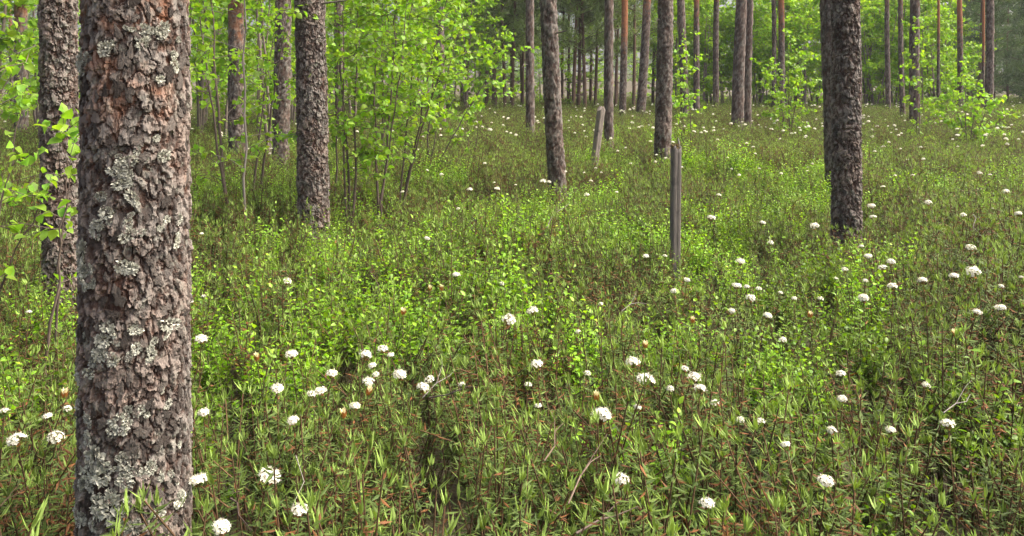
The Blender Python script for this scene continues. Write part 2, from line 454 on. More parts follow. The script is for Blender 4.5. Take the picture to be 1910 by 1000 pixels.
for k, (xb, yb, xt, w, oy, label) in enumerate(PINES):
    d = min(depth_at(xb, yb, .27), 21.5)
    X0 = (xb - CX) / F * d
    g = gz(X0, d)
    zb = H - (yb - HY) / F * d; zt = H + HY / F * d
    slope = (xt - xb) / F * d / (zt - zb)
    r = w * d / F / 2
    base = Vector((X0 - slope * (zb - g), d, g))
    ztop = zt - g + .35
    oz = H - (oy - HY) / F * d - g + .35
    hgt = R.uniform(9.5, 12.5)
    near = d < 6.5
    mid = d < 10
    TREES.append((base, d, r, k))
    root = thing('pine_tree', label, 'pine tree', base, 'tall pines of the stand')
    me, ax = trunk_mesh('pine_trunk', d, r, hgt, ztop, (slope, R.uniform(-.01, .01)), 40 + k * 7,
                        150 if near else 64 if mid else 36, .0055 if near else .014 if mid else .04,
                        .026 if near else .03 if mid else .04, .036 if near else .042 if mid else .06,
                        .017 if near else .016 if mid else .012, oz, M_BARK if mid else M_BARKF, .01)
    link('trunk', me, root)
    c1, w1 = CROWNS[k % 3]
    cx_, cy_, _ = ax(hgt - 5.2)
    cr = link('crown', c1, root, (float(cx_), float(cy_), hgt - 5.2), (0, 0, R.uniform(0, 6)))
    link('branches', w1, cr)
    for q in range(R.choice((1, 2, 3)) if d > 5 else 1):
        z = R.uniform(ztop * .45, ztop * 1.1); a = R.uniform(-3.14, 3.14)
        px_, py_, pr = (float(s) for s in ax(z))
        b = MB(); L = R.uniform(.05, .22)
        b.tube([[math.cos(a) * pr * .7, math.sin(a) * pr * .7, 0], [math.cos(a) * (pr + L * .6), math.sin(a) * (pr + L * .6), .01], [math.cos(a) * (pr + L), math.sin(a) * (pr + L), -.02 + R.uniform(-.03, .04)]], [.009, .007, .003], 5, (.14, .12, .10))
        link('dead_branch', b.mesh('dead_branch', [M_TW]), root, (px_, py_, z))

# the thick lichen-covered trunk close to the camera
FD = 1.62
fx0 = (252 - CX) / F * FD
fg = gz(fx0, FD)
FR = 91 * FD / F
froot = thing('pine_tree', 'thick pine trunk close by, crusted with pale grey lichen tufts', 'pine tree', (fx0, FD, fg), 'tall pines of the stand')
me, fax = trunk_mesh('foreground_trunk', FD, FR / 1.0, 12.5, 1.75, (-.004, 0), 5, 340, .0028, .020, .032, .0115, 1.75, M_BARK, .004)
link('trunk', me, froot)
cr = link('crown', CROWNS[0][0], froot, (0, 0, 7.3)); link('branches', CROWNS[0][1], cr)

def flake_mesh(seed):
    rng = np.random.default_rng(seed); b = MB()
    m = 20
    ph = rng.uniform(0, 6.28, 4)
    a = np.arange(m) * 2 * math.pi / m
    out = 1 + .22 * np.sin(2 * a + ph[0]) + .18 * np.sin(3 * a + ph[1]) + .14 * np.sin(5 * a + ph[2]) + rng.normal(size=m) * .13
    lift = rng.uniform(.3, 1.2); side = rng.normal() * .5
    rows = []
    for s, hh in ((.96, -.7), (1.0, .05), (.86, .22), (.5, .22)):
        x = out * s * np.cos(a) * .5; z = out * s * np.sin(a) * .5
        y = hh + rng.normal(size=m) * .10 - (z * lift + x * side) * (1 if hh > 0 else 0) - x * x * .8
        rows.append(np.stack([x, y, z], -1))
    v = np.concatenate(rows + [np.array([[0, .2, 0]])])
    n = len(rows)
    q = [[r * m + j, r * m + (j + 1) % m, (r + 1) * m + (j + 1) % m, (r + 1) * m + j] for r in range(n - 1) for j in range(m)]
    t = [[(n - 1) * m + j, (n - 1) * m + (j + 1) % m, n * m] for j in range(m)]
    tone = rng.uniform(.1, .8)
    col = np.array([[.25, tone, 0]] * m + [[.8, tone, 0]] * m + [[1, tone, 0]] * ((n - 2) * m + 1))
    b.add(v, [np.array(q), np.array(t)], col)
    return b.mesh('bark_plate', [M_BARK], False)
FLAKES = [flake_mesh(60 + s) for s in range(16)]

def on_trunk(ang, z, off):
    """ang 0 faces the camera, positive towards +x"""
    x_, y_, r_ = (float(s) for s in fax(z))
    a = ang
    return Vector((x_ + math.sin(a) * (r_ + off), y_ - math.cos(a) * (r_ + off), z)), a

cells = []
while len(cells) < 285:
    a = R.uniform(-1.75, 1.75); z = R.uniform(.30, 1.62)
    if all((a - b_) ** 2 * FR ** 2 / .017 ** 2 + (z - c_) ** 2 / .026 ** 2 > .45 for b_, c_ in cells): cells.append((a, z))
    elif R.random() < .004: cells.append((a, z))
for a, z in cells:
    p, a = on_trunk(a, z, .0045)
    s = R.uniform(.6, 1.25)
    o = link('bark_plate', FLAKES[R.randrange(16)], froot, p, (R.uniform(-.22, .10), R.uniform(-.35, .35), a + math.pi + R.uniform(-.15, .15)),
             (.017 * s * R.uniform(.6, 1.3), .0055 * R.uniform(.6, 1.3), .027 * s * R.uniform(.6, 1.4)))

def lichen_mesh(seed):
    """tuft of small ruffled lobes, about one unit wide, growing along +y"""
    rng = np.random.default_rng(seed); b = MB(); m = 110
    a = rng.uniform(0, 6.28, m); rr = np.sqrt(rng.uniform(0, 1, m)) * .5
    ox = 1 + .3 * math.sin(seed); 
    base = np.stack([np.cos(a) * rr * ox, rng.uniform(0, .16, m) * (1 - rr), np.sin(a) * rr * .75], -1)
    d = np.stack([np.cos(a) * .7, rng.uniform(.35, 1.0, m), np.sin(a) * .7], -1) + rng.normal(size=(m, 3)) * .35
    col = np.array([.40, .405, .335]) * rng.uniform(.55, 1.35, (m, 1)) * np.array([1, 1, 1]) 
    b.leaves(*T_OVATE, base, d, rng.normal(size=(m, 3)) + np.array([0, 0, .6]), rng.uniform(.14, .30, m), rng.uniform(.12, .26, m), col)
    return b.mesh('lichen', [M_LI], True)
LICH = [lichen_mesh(80 + s) for s in range(8)]
LP = [(205, 118, 60), (330, 55, 40), (318, 62, 34), (296, 58, 34), (280, 66, 30), (344, 90, 40), (172, 140, 60), (190, 132, 40), (165, 155, 46), (262, 105, 46), (332, 130, 34), (276, 290, 40), (310, 300, 46), (326, 283, 36), (300, 312, 40), (262, 300, 30),
      (290, 372, 44), (262, 388, 44), (240, 402, 34), (272, 415, 40), (300, 420, 36), (335, 425, 40), (345, 440, 34), (250, 432, 34), (180, 500, 50), (205, 515, 46), (190, 530, 40), (222, 522, 34), (270, 512, 46), (295, 505, 40), (170, 520, 40),
      (228, 622, 40), (248, 632, 46), (240, 668, 44), (252, 676, 38), (232, 692, 30), (262, 650, 34), (308, 642, 36), (290, 655, 36), (330, 632, 44), (345, 650, 40), (186, 680, 40), (176, 700, 34), (165, 630, 36),
      (210, 775, 40), (228, 790, 44), (246, 792, 36), (272, 790, 40), (286, 800, 30), (318, 775, 36), (155, 800, 44), (165, 780, 36), (330, 760, 36), (206, 845, 30),
      (200, 890, 50), (222, 880, 56), (246, 868, 54), (258, 885, 44), (214, 905, 44), (186, 908, 40), (170, 925, 40), (290, 862, 44), (304, 880, 40), (280, 905, 36), (330, 876, 36), (262, 926, 36),
      (246, 950, 46), (268, 962, 50), (284, 948, 40), (256, 978, 44), (200, 965, 40), (228, 985, 36), (338, 925, 44), (346, 950, 44), (340, 985, 46), (296, 985, 40), (160, 985, 40), (352, 880, 30), (150, 900, 40)]
LP2 = [(px + R.gauss(0, s * .33), py + R.gauss(0, s * .33), s * R.choice((.35, .45, .6, .75, .95))) for px, py, s in LP for q in range(2)]
for px, py, s in LP2:
    z = H - (py - HY) / F * (FD - FR) - fg
    sx = max(-.97, min(.97, (px - 251) / 103.0))
    p, a = on_trunk(math.asin(sx), z, .004)
    w = s * (FD - FR) / F * R.uniform(.75, 1.05)
    link('lichen', LICH[R.randrange(8)], froot, p, (R.uniform(-.3, .1), R.uniform(-3, 3), a + math.pi), (w, w * .55, w * R.uniform(.6, 1.0)))

# ------------------------------------------------------------------ young pines of the far thicket
def young_pine(seed, hgt, zlow, col):
    rng = np.random.default_rng(seed); w = MB(); b = MB()
    zs = np.linspace(0, hgt, 14)
    ax = np.stack([.06 * np.sin(zs * .6 + seed), .06 * np.cos(zs * .5 + seed), zs], -1)
    w.tube(ax, .055 * (1 - zs / hgt * .9), 6, (.13, .085, .06))
    cen, dr = [], []
    z = .7
    while z < hgt - .1:
        live = z > zlow
        f = (1 - z / hgt)
        for k in range(rng.integers(4, 7)):
            a = rng.uniform(0, 6.28); L = (.35 + 1.25 * f) * rng.uniform(.65, 1.1) * (1 if live else .22)
            o = np.array([np.interp(z, zs, ax[:, 0]), np.interp(z, zs, ax[:, 1]), z])
            dv = np.array([math.cos(a), math.sin(a), 0])
            up = .25 + .5 * (z / hgt) if live else rng.uniform(-.5, .5)
            p = np.array([o, o + dv * L * .5 + [0, 0, L * up * .4], o + dv * L + [0, 0, L * up]])
            w.tube(p, [.012, .008, .003], 3, (.11, .085, .065))
            if live:
                for t in np.concatenate([rng.uniform(.25, 1, int(3 + L * 4)), [1.0]]):
                    c = p[0] * (1 - t) ** 2 + 2 * p[1] * t * (1 - t) + p[2] * t * t + rng.normal(size=3) * .09
                    cen.append(c); dr.append(dv * .6 + np.array([0, 0, .9]))
        z += rng.uniform(.28, .46)
    cen, dr = np.array(cen), np.array(dr)
    needle_tufts(b, cen, dr, 9, .23, .032, np.array([col]) * rng.uniform(.7, 1.35, (len(cen), 1)), rng)
    return w.mesh('young_pine_trunk', [M_ST]), b.mesh('young_pine_crown', [M_ND], False)
YP = [young_pine(s, h, zl, c) for s, h, zl, c in
      ((11, 8.6, 1.9, (0.18, 0.255, 0.112)), (12, 7.6, 1.3, (0.173, 0.255, 0.105)), (13, 9.6, 2.6, (0.165, 0.232, 0.112)), (14, 8.2, 1.6, (0.195, 0.285, 0.105)), (15, 6.2, .6, (0.15, 0.24, 0.112)), (16, 9.0, .5, (.085, .14, .075)))]

def put_young(x, y, v, s, label, group, name='young_pine_tree'):
    o = thing(name, label, 'pine tree', (x, y, gz(x, y)), group, (0, 0, R.uniform(0, 6.28)))
    o.scale = (s, s, s)
    link('trunk', YP[v][0], o); link('crown', YP[v][1], o)
THIN = [858, 868, 905, 919, 924, 938, 951, 960, 970, 978, 1052, 1058, 1072, 1078, 1088, 1100, 1112, 1152, 1180, 1220, 1252, 1420, 1490, 1620]
for k, px in enumerate(THIN):
    d = R.uniform(21, 27)
    put_young((px - CX) / F * d, d, (0, 2, 3)[k % 3], R.uniform(.95, 1.1), nth(k) + ' of the slender bare-stemmed young pines in the far thicket', 'thin young pines of the far thicket')
cnt = 0
pts = []
while cnt < 60:
    d = 29 + 28 * R.random()
    px = R.uniform(-260, 2170)
    x = (px - CX) / F * d
    if any((x - a) ** 2 + (d - b_) ** 2 < 1.1 for a, b_ in pts): continue
    pts.append((x, d)); cnt += 1
    dark = px > 1780
    if dark and d < 45:
        put_young(x, d, 5 if R.random() < .7 else 4, R.uniform(.85, 1.15), 'dark green bushy conifer at the far edge beside the outermost tall pine', 'dark conifers of the far thicket')
    else:
        put_young(x, d, R.choice((0, 1, 2, 3, 3, 4)), R.uniform(.8, 1.08), 'grey-green young pine of the dense thicket behind the tall pines', 'bushy young pines of the far thicket')

for k in range(14):
    px = 1765 + k * 27 + R.uniform(-12, 12); d = R.uniform(23, 38)
    put_young((px - CX) / F * d, d, 5 if k % 3 else 4, R.uniform(.9, 1.2), 'dark green bushy conifer at the far edge beside the outermost tall pine', 'dark conifers of the far thicket')

# ------------------------------------------------------------------ stuff: geometry-node scatter on points
def scatter(name, pts, rot, scl, idx, protos, label, mats=()):
    me = bpy.data.meshes.new(name)
    n = len(pts)
    me.vertices.add(n); me.vertices.foreach_set('co', np.asarray(pts, np.float32).ravel())
    a = me.attributes.new('rot', 'FLOAT_VECTOR', 'POINT'); a.data.foreach_set('vector', np.asarray(rot, np.float32).ravel())
    a = me.attributes.new('scl', 'FLOAT', 'POINT'); a.data.foreach_set('value', np.asarray(scl, np.float32))
    a = me.attributes.new('idx', 'INT', 'POINT'); a.data.foreach_set('value', np.asarray(idx, np.int32))
    o = link(name, me)
    tag(o, label, None, None, 'stuff')
    ng = bpy.data.node_groups.new(name, 'GeometryNodeTree')
    ng.interface.new_socket('Geometry', in_out='INPUT', socket_type='NodeSocketGeometry')
    ng.interface.new_socket('Geometry', in_out='OUTPUT', socket_type='NodeSocketGeometry')
    gi = ng.nodes.new('NodeGroupInput'); go = ng.nodes.new('NodeGroupOutput')
    ip = ng.nodes.new('GeometryNodeInstanceOnPoints'); ip.inputs['Pick Instance'].default_value = True
    gt = ng.nodes.new('GeometryNodeGeometryToInstance')
    for m in reversed(protos):
        po = bpy.data.objects.new(name + '_source', m)
        oi = ng.nodes.new('GeometryNodeObjectInfo'); oi.inputs['Object'].default_value = po
        ng.links.new(oi.outputs['Geometry'], gt.inputs[0])
    def attr(nm, ty, sock):
        a_ = ng.nodes.new('GeometryNodeInputNamedAttribute'); a_.data_type = ty; a_.inputs['Name'].default_value = nm
        ng.links.new([s for s in a_.outputs if s.enabled and s.name == 'Attribute'][0], sock)
    ng.links.new(gi.outputs[0], ip.inputs['Points']); ng.links.new(gt.outputs[0], ip.inputs['Instance'])
    attr('rot', 'FLOAT_VECTOR', ip.inputs['Rotation']); attr('scl', 'FLOAT', ip.inputs['Scale']); attr('idx', 'INT', ip.inputs['Instance Index'])
    ng.links.new(ip.outputs[0], go.inputs[0])
    md = o.modifiers.new('scatter', 'NODES'); md.node_group = ng
    return o

# far wood closing the view
n = 150
d = 56 + 50 * G.random(n) ** .9
x = (G.uniform(-500, 2400, n) - CX) / F * d
wood = []
for w_, c_ in YP:
    pass
def joined(pair, name):
    b = MB()
    for m in pair:
        nv = len(m.vertices); v = np.empty(nv * 3, np.float32); m.vertices.foreach_get('co', v)
        c = np.empty(nv * 4, np.float32); m.color_attributes['Col'].data.foreach_get('color', c)
        nl = len(m.loops); li = np.empty(nl, np.int32); m.loops.foreach_get('vertex_index', li)
        npn = len(m.polygons[0].vertices)
        b.add(v.reshape(-1, 3), li.reshape(-1, npn), c.reshape(-1, 4)[:, :3], 0 if m is pair[0] else 1)
    return b.mesh(name, [M_ST, M_ND], False)
scatter('far_wood', np.stack([x, d, ground(x, d) - .1], -1), np.stack([0 * x, 0 * x, G.uniform(0, 6.28, n)], -1), G.uniform(.6, .85, n), np.where(G.random(n) < .35, 4, G.integers(0, 5, n)),
        [joined(p, 'far_wood_source') for p in YP[:5]], 'distant mass of young pine wood closing the view')

# ------------------------------------------------------------------ birches
def birch(seed, stems, leaf, leafcol, density=1.0, low=.25, kite=False, stemcol=(.10, .075, .06), droop=.0, blen=.9):
    """stems: list of (polyline points, base radius). returns wood mesh, leaf mesh"""
    rng = np.random.default_rng(seed); w = MB(); b = MB()
    LB, LD, LU = [], [], []
    def leafrun(p0, p1, n):
        for t in np.linspace(.12, 1.0, max(2, n)):
            q = p0 * (1 - t) + p1 * t
            dv = unit(rng.normal(size=3) + unit(p1 - p0) * .5 + np.array([0, 0, -.25 - droop]))
            LB.append(q); LD.append(dv); LU.append(unit(np.array([0, 0, 1.0]) + rng.normal(size=3) * .65))
    for pts, r0 in stems:
        pts = np.asarray(pts, float)
        seg = np.linalg.norm(np.diff(pts, axis=0), axis=1); cum = np.concatenate([[0], np.cumsum(seg)]); T = cum[-1]
        n = 16; s = np.linspace(0, T, n)
        tt = (s / T)[:, None]
        ax = pts[0] * (1 - tt) ** 3 + 3 * pts[1] * tt * (1 - tt) ** 2 + 3 * pts[2] * tt ** 2 * (1 - tt) + pts[3] * tt ** 3 if len(pts) == 4 else \
            np.stack([np.interp(s, cum, pts[:, k]) for k in range(3)], -1)
        ax[1:-1] += rng.normal(size=(n - 2, 3)) * .006
        cc = np.array(stemcol) * rng.uniform(.8, 1.3)
        w.tube(ax, r0 * (1 - .88 * s / T), 6, cc)
        nb = int(T * 8.5 * density)
        for k in range(nb):
            t = low + (1 - low) * (k + rng.random()) / nb
            o = np.array([np.interp(t * T, s, ax[:, j]) for j in range(3)])
            a = rng.uniform(0, 6.28); L = blen * (.35 + .65 * math.sin(math.pi * min(1, (t - low) / (1 - low) * .8 + .15))) * rng.uniform(.5, 1.1)
            e = rng.uniform(.15, .8)
            dv = np.array([math.cos(a), math.sin(a), e]); dv /= np.linalg.norm(dv)
            p = np.array([o, o + dv * L * .5, o + dv * L + np.array([0, 0, -.12 * L - droop * L])])
            w.tube(p, [r0 * .28 * (1 - t * .5), r0 * .18, .0015], 4, cc)
            leafrun(p[1], p[2], int(L * 16)); leafrun(p[0], p[1], int(L * 8))
            for q in range(int(L * 7)):
                t2 = rng.uniform(.25, .95); o2 = p[0] * (1 - t2) + p[2] * t2
                dv2 = unit(dv + rng.normal(size=3) * .6); L2 = L * rng.uniform(.2, .45)
                p2 = o2 + dv2 * L2 + np.array([0, 0, -droop * L2])
                w.tube(np.array([o2, (o2 + p2) / 2, p2]), [.003, .002, .001], 3, cc)
                leafrun(o2, p2, int(3 + L2 * 20))
        leafrun(ax[-3], ax[-1], 8)
    LB, LD, LU = np.array(LB), np.array(LD), np.array(LU); m = len(LB)
    c = np.array(leafcol) * rng.uniform(.7, 1.3, (m, 1)) * np.stack([rng.uniform(.85, 1.2, m), np.ones(m), rng.uniform(.7, 1.3, m)], -1)
    sz = leaf * rng.uniform(.6, 1.15, m)
    b.leaves(*(T_KITE if kite else T_OVATE), LB, LD, LU, sz, sz * .78, c)
    return w.mesh('birch_wood', [M_BS]), b.mesh('birch_foliage', [M_BI])

BC = (.205, .37, .036)
def sapling(px, py, tops, leaf, seed, label, r0=.014, low=.25, density=1.0, stemcol=(.10, .075, .06), group=None, kite=False, blen=.5, dd=0.0, d=None, h0=.4):
    """tops: list of (column, row, forward metres) that each stem heads for"""
    if d is None: d = depth_at(px, py, h0)
    x = (px - CX) / F * d; g = gz(x, d)
    stems = []
    for q, (tx, ty, dy) in enumerate(tops):
        tp = at(tx, ty, d + dy)
        e = np.array([tp.x - x, dy, tp.z - g])
        bs = np.array([R.uniform(-.05, .05), R.uniform(-.05, .05), 0]) * (1 if q else 0)
        m1 = bs + (e - bs) * .35 + np.array([R.uniform(-.04, .04), R.uniform(-.04, .04), .05])
        stems.append(([bs, m1, bs + (e - bs) * .7 + np.array([R.uniform(-.05, .05), R.uniform(-.05, .05), .03]), e], r0 * R.uniform(.75, 1.1)))
    w, b = birch(seed, stems, leaf, np.array(BC), density, low, kite, stemcol, .05, blen)
    o = thing('birch_sapling', label, 'birch', (x, d, g), group)
    link('stems', w, o); link('foliage', b, o)

GB = 'birch saplings of the leafy thicket'
sapling(655, 372, [(668, -160, .1), (618, -120, .3), (640, -60, -.2)], .051, 101, 'leafy birch sapling standing closest to the stout grey pine', .0115, .22, 1.4, group=GB)
sapling(706, 372, [(742, -150, 0), (690, -150, .3), (770, -80, -.2)], .051, 102, 'many-stemmed birch sapling in the middle of the leafy thicket', .0115, .24, 1.4, group=GB)
sapling(742, 358, [(800, -140, .2), (850, -60, 0), (862, 0, -.2)], .051, 103, 'birch sapling fanning out to the open side of the leafy thicket', .011, .28, 1.45, group=GB)
sapling(622, 352, [(640, -120, .3), (600, -60, .6)], .051, 104, 'thin dark birch sapling hard behind the stout grey pine', .010, .25, 1.2, group=GB)
sapling(712, 300, [(715, -160, .3), (760, -160, .6), (800, -150, 0)], .051, 105, 'birch sapling at the back of the leafy thicket', .013, .25, 1.4, group=GB)
sapling(790, 300, [(880, -100, 0), (960, 60, -.3), (840, -140, .2)], .051, 106, 'birch sapling stretching a long leafy branch towards the bent pine', .011, .32, 1.3, group=GB)
sapling(440, 372, [(362, -60, 0), (385, -160, .2)], .051, 107, 'dark thin birch stem leaning towards the thick lichen-covered trunk', .013, .2, .7)
sapling(461, 398, [(455, -300, 0)], .051, 108, 'pale spotted birch stem rising before the orange-barked pine', .0125, .2, .8, (.17, .15, .13), blen=.6)
sapling(468, 330, [(520, 20, .2), (560, -80, 0)], .051, 109, 'slanting birch sapling between the orange pine and the brownish pine', .013, .25, .8)
GL = 'low birch sprays by the frame edge'
sapling(-60, 470, [(40, 150, .1), (95, 330, -.15), (-20, 20, 0)], .05, 110, 'near birch spray reaching in across the grey scaly trunk', .009, .3, .6, group=GL, d=3.3, blen=.42)
sapling(92, 520, [(118, 205, -.1), (140, 260, -.2)], .05, 111, 'small birch shoot with big leaves against the grey scaly trunk', .008, .45, .5, group=GL, d=2.95, blen=.26)
sapling(-120, 360, [(20, -60, .1), (60, 60, .2), (-40, -60, 0)], .055, 112, 'leafy birch filling the upper frame edge beside the grey scaly trunk', .014, .25, .45, group=GL, d=7.0)
# farther birches
GBF = 'birches between the far pines'
FB = [(-20, 9), (75, 14), (150, 12), (330, 11), (372, 14), (415, 12.5), (480, 13), (505, 10.5), (545, 15), (660, 12), (755, 14), (800, 13), (870, 16), (1262, 17), (1310, 17.5), (1350, 19), (1415, 18), (1470, 16.5), (1500, 17), (1540, 18),
      (1632, 17.5), (1668, 18.5), (1722, 16.5), (1650, 21), (1735, 20), (1330, 22), (1440, 22), (1500, 21),
      (1245, 19), (1285, 21), (1320, 20), (1365, 22), (1390, 19), (1430, 24), (1455, 20), (1485, 23), (1520, 20), (1555, 23), (1615, 20), (1640, 24), (1690, 20), (1715, 23), (1745, 18), (1770, 22), (1600, 22), (1310, 25), (1405, 25),
      (575, 17), (700, 19), (610, 18), (890, 20), (845, 19)]
def far_birch(seed, hgt, low, leaf):
    rng = np.random.default_rng(seed)
    st = []
    for k in range(2 + seed % 2):
        e = np.array([rng.normal() * .45, rng.normal() * .45, hgt * rng.uniform(.8, 1)])
        st.append(([[0, 0, 0], e * .4 + rng.normal(size=3) * .06, e * .75 + rng.normal(size=3) * .08, e], .028))
    return birch(seed, st, leaf, np.array(BC) * np.array([1.12, 1.08, 1]), .48, low, True, (.16, .13, .11), .1, 1.15)
FBM = [far_birch(201, 4.6, .12, .11), far_birch(202, 5.2, .16, .11), far_birch(203, 4.2, .08, .10), far_birch(204, 5.6, .2, .115)]
for k, (px, d) in enumerate(FB):
    if px > 1200: d = d * .5 + 14.5
    elif px > 600: d = d + 4
    x = (px - CX) / F * d
    qn = sum(1 for a_, b_ in FB if (a_ < 900) == (px < 900) and a_ < px) + sum(1 for a_, b_ in FB[:k] if a_ == px)
    side = nth(qn, sum(1 for a_, b_ in FB if (a_ < 900) == (px < 900))) + (' of the bright green birches around and before the leafy thicket' if px < 900 else ' of the bright green birches among the pines past the broken post')
    o = thing('birch_tree', side, 'birch', (x, d, gz(x, d)), GBF + (' on the thicket side' if px < 900 else ' past the posts'), (0, 0, R.uniform(0, 6.28)))
    s = R.uniform(.85, 1.1); o.scale = (s, s, s)
    link('stems', FBM[k % 4][0], o); link('foliage', FBM[k % 4][1], o)
nb_ = 0
for k in range(34):
    px = -150 + 2150 * (k + R.random() * .9) / 34; d = R.uniform(23, 36)
    x = (px - CX) / F * d
    o = thing('birch_tree', nth(k, 34) + ' of the low birch bushes under the far pine thicket', 'birch', (x, d, gz(x, d) - .3), 'low birch bushes under the far thicket', (0, 0, R.uniform(0, 6.28)))
    q_ = R.uniform(.5, .8); o.scale = (q_ * 1.2, q_ * 1.2, q_)
    link('stems', FBM[(k * 3) % 4][0], o); link('foliage', FBM[(k * 3) % 4][1], o)
sapling(1290, 215, [(1275, 60, 0), (1262, 95, -.1), (1245, 130, 0)], .058, 120, 'small bright birch spray hanging beside the grey furrowed pine', .008, .35, .8, d=9.6, blen=.3)
sapling(1805, 214, [(1800, 110, 0), (1830, 150, .1), (1770, 140, 0), (1850, 190, 0)], .066, 121, 'small bright birch bush under the slim orange-topped pine', .012, .05, 1.6, d=12.0, blen=.5)
sapling(1475, 225, [(1470, 60, 0), (1500, 100, 0), (1440, 110, .1)], .062, 122, 'low birch bush with bright leaves at the foot of the slim reddish pine', .012, .08, 1.5, d=13.0, blen=.5)
sapling(1712, 228, [(1706, 30, 0), (1722, 80, 0)], .062, 123, 'thin birch with leaves dangling over the medium dark pine', .010, .1, .9, d=11.6, blen=.35)
sapling(880, 262, [(870, 150, 0), (900, 190, .1)], .06, 124, 'tiny birch shoot on the slope beyond the thicket edge', .008, .1, .8, d=9.0, blen=.35)

# ------------------------------------------------------------------ marsh tea, bilberry
def mt_shoot(w, b, rng, base, top, rusty=0.0, nl=44):
    """one upright brown stem: old drooping leaves below, erect pale ones at the tip"""
    mid = (base + top) / 2 + rng.normal(size=3) * .018
    w.tube(np.array([base, mid, top]), [.0026, .0022, .0015], 3, np.array([.088, .052, .026]) * rng.uniform(.7, 1.3))
    t = rng.uniform(.30, .97, nl)
    P = (1 - t)[:, None] ** 2 * base + 2 * (t * (1 - t))[:, None] * mid + (t ** 2)[:, None] * top
    a = rng.uniform(0, 6.28, nl)
    el = rng.uniform(-.45, .45, nl) + (t - .7) * .9
    D = np.stack([np.cos(a) * np.cos(el), np.sin(a) * np.cos(el), np.sin(el)], -1)
    c0 = np.array([.054, .090, .022]); c1 = np.array([.112, .162, .034])
    k = rng.random((nl, 1))
    C = (c0 * (1 - k) + c1 * k) * rng.uniform(.75, 1.3, (nl, 1))
    rb = rng.random(nl) < (.06 + rusty)
    C[rb] = np.array([.16, .070, .026]) * rng.uniform(.6, 1.2, (rb.sum(), 1))
    b.leaves(*T_NARROW, P, D, np.tile([0, 0, 1.0], (nl, 1)) + rng.normal(size=(nl, 3)) * .3, rng.uniform(.018, .034, nl), rng.uniform(.0042, .0066, nl), C)
    m = rng.integers(4, 8)
    a = rng.uniform(0, 6.28, m); el = rng.uniform(.95, 1.5, m)
    D = np.stack([np.cos(a) * np.cos(el), np.sin(a) * np.cos(el), np.sin(el)], -1)
    C = np.array([.20, .295, .064]) * rng.uniform(.7, 1.25, (m, 1))
    b.leaves(*T_NARROW, np.tile(top, (m, 1)) + rng.normal(size=(m, 3)) * .002, D, np.stack([-np.cos(a), -np.sin(a), 0 * a], -1), rng.uniform(.022, .040, m), rng.uniform(.0042, .0065, m), C)

def mt_shrub(seed, n=9, rad=.15, hh=(.30, .46), rusty=0.0):
    rng = np.random.default_rng(seed); w = MB(); b = MB()
    for k in range(n):
        a = rng.uniform(0, 6.28); r = rad * math.sqrt(rng.random())
        top = np.array([math.cos(a) * r, math.sin(a) * r, rng.uniform(*hh)])
        base = np.array([top[0] * .35, top[1] * .35, 0]) + rng.normal(size=3) * .012
        mt_shoot(w, b, rng, base, top, rusty)
        if rng.random() < .7:
            t2 = base + (top - base) * .5; e = t2 + np.array([rng.normal() * .06, rng.normal() * .06, rng.uniform(.06, .15)])
            mt_shoot(w, b, rng, t2, e, rusty, 22)
    return w.mesh('marsh_tea_stems', [M_ST]), b.mesh('marsh_tea_leaves', [M_MT])
MT = [mt_shrub(300 + s, 13, .16, (.24, .47), .34 if s == 5 else .20 if s == 6 else .03) for s in range(7)]

def bb_bush(seed, n=17, rad=.16, hh=(.27, .45), tone=1.0):
    rng = np.random.default_rng(seed); w = MB(); b = MB()
    for k in range(n):
        a = rng.uniform(0, 6.28); r = rad * math.sqrt(rng.random())
        top = np.array([math.cos(a) * r, math.sin(a) * r, rng.uniform(*hh)])
        base = np.array([top[0] * .4, top[1] * .4, 0])
        for q in range(3):
            if q:
                s0 = base + (top - base) * rng.uniform(.35, .6); e = s0 + np.array([rng.normal() * .06, rng.normal() * .06, rng.uniform(.06, .14)])
            else: s0, e = base, top
            w.tube(np.array([s0, (s0 + e) / 2 + rng.normal(size=3) * .01, e]), [.002, .0016, .001], 3, (.09, .10, .03))
            m = 13 if q == 0 else 9
            t = np.linspace(.4 if q == 0 else .2, 1, m) 
            P = s0 + (e - s0) * t[:, None]
            aa = np.arange(m) * 2.4 + rng.uniform(0, 6); el = rng.uniform(.1, 1.0, m)
            D = np.stack([np.cos(aa) * np.cos(el), np.sin(aa) * np.cos(el), np.sin(el)], -1)
            C = np.array([.205, .385, .026]) * tone * rng.uniform(.7, 1.3, (m, 1)) * np.stack([rng.uniform(.85, 1.2, m), np.ones(m), np.ones(m)], -1)
            L = rng.uniform(.014, .025, m)
            b.leaves(*T_OVATE, P, D, np.tile([0, 0, 1.0], (m, 1)) + rng.normal(size=(m, 3)) * .4, L, L * .62, C)
    return w.mesh('bilberry_stems', [M_ST]), b.mesh('bilberry_leaves', [M_BB])
BB = [bb_bush(400 + s, tone=(1, .8, 1.1, .6)[s]) for s in range(4)]

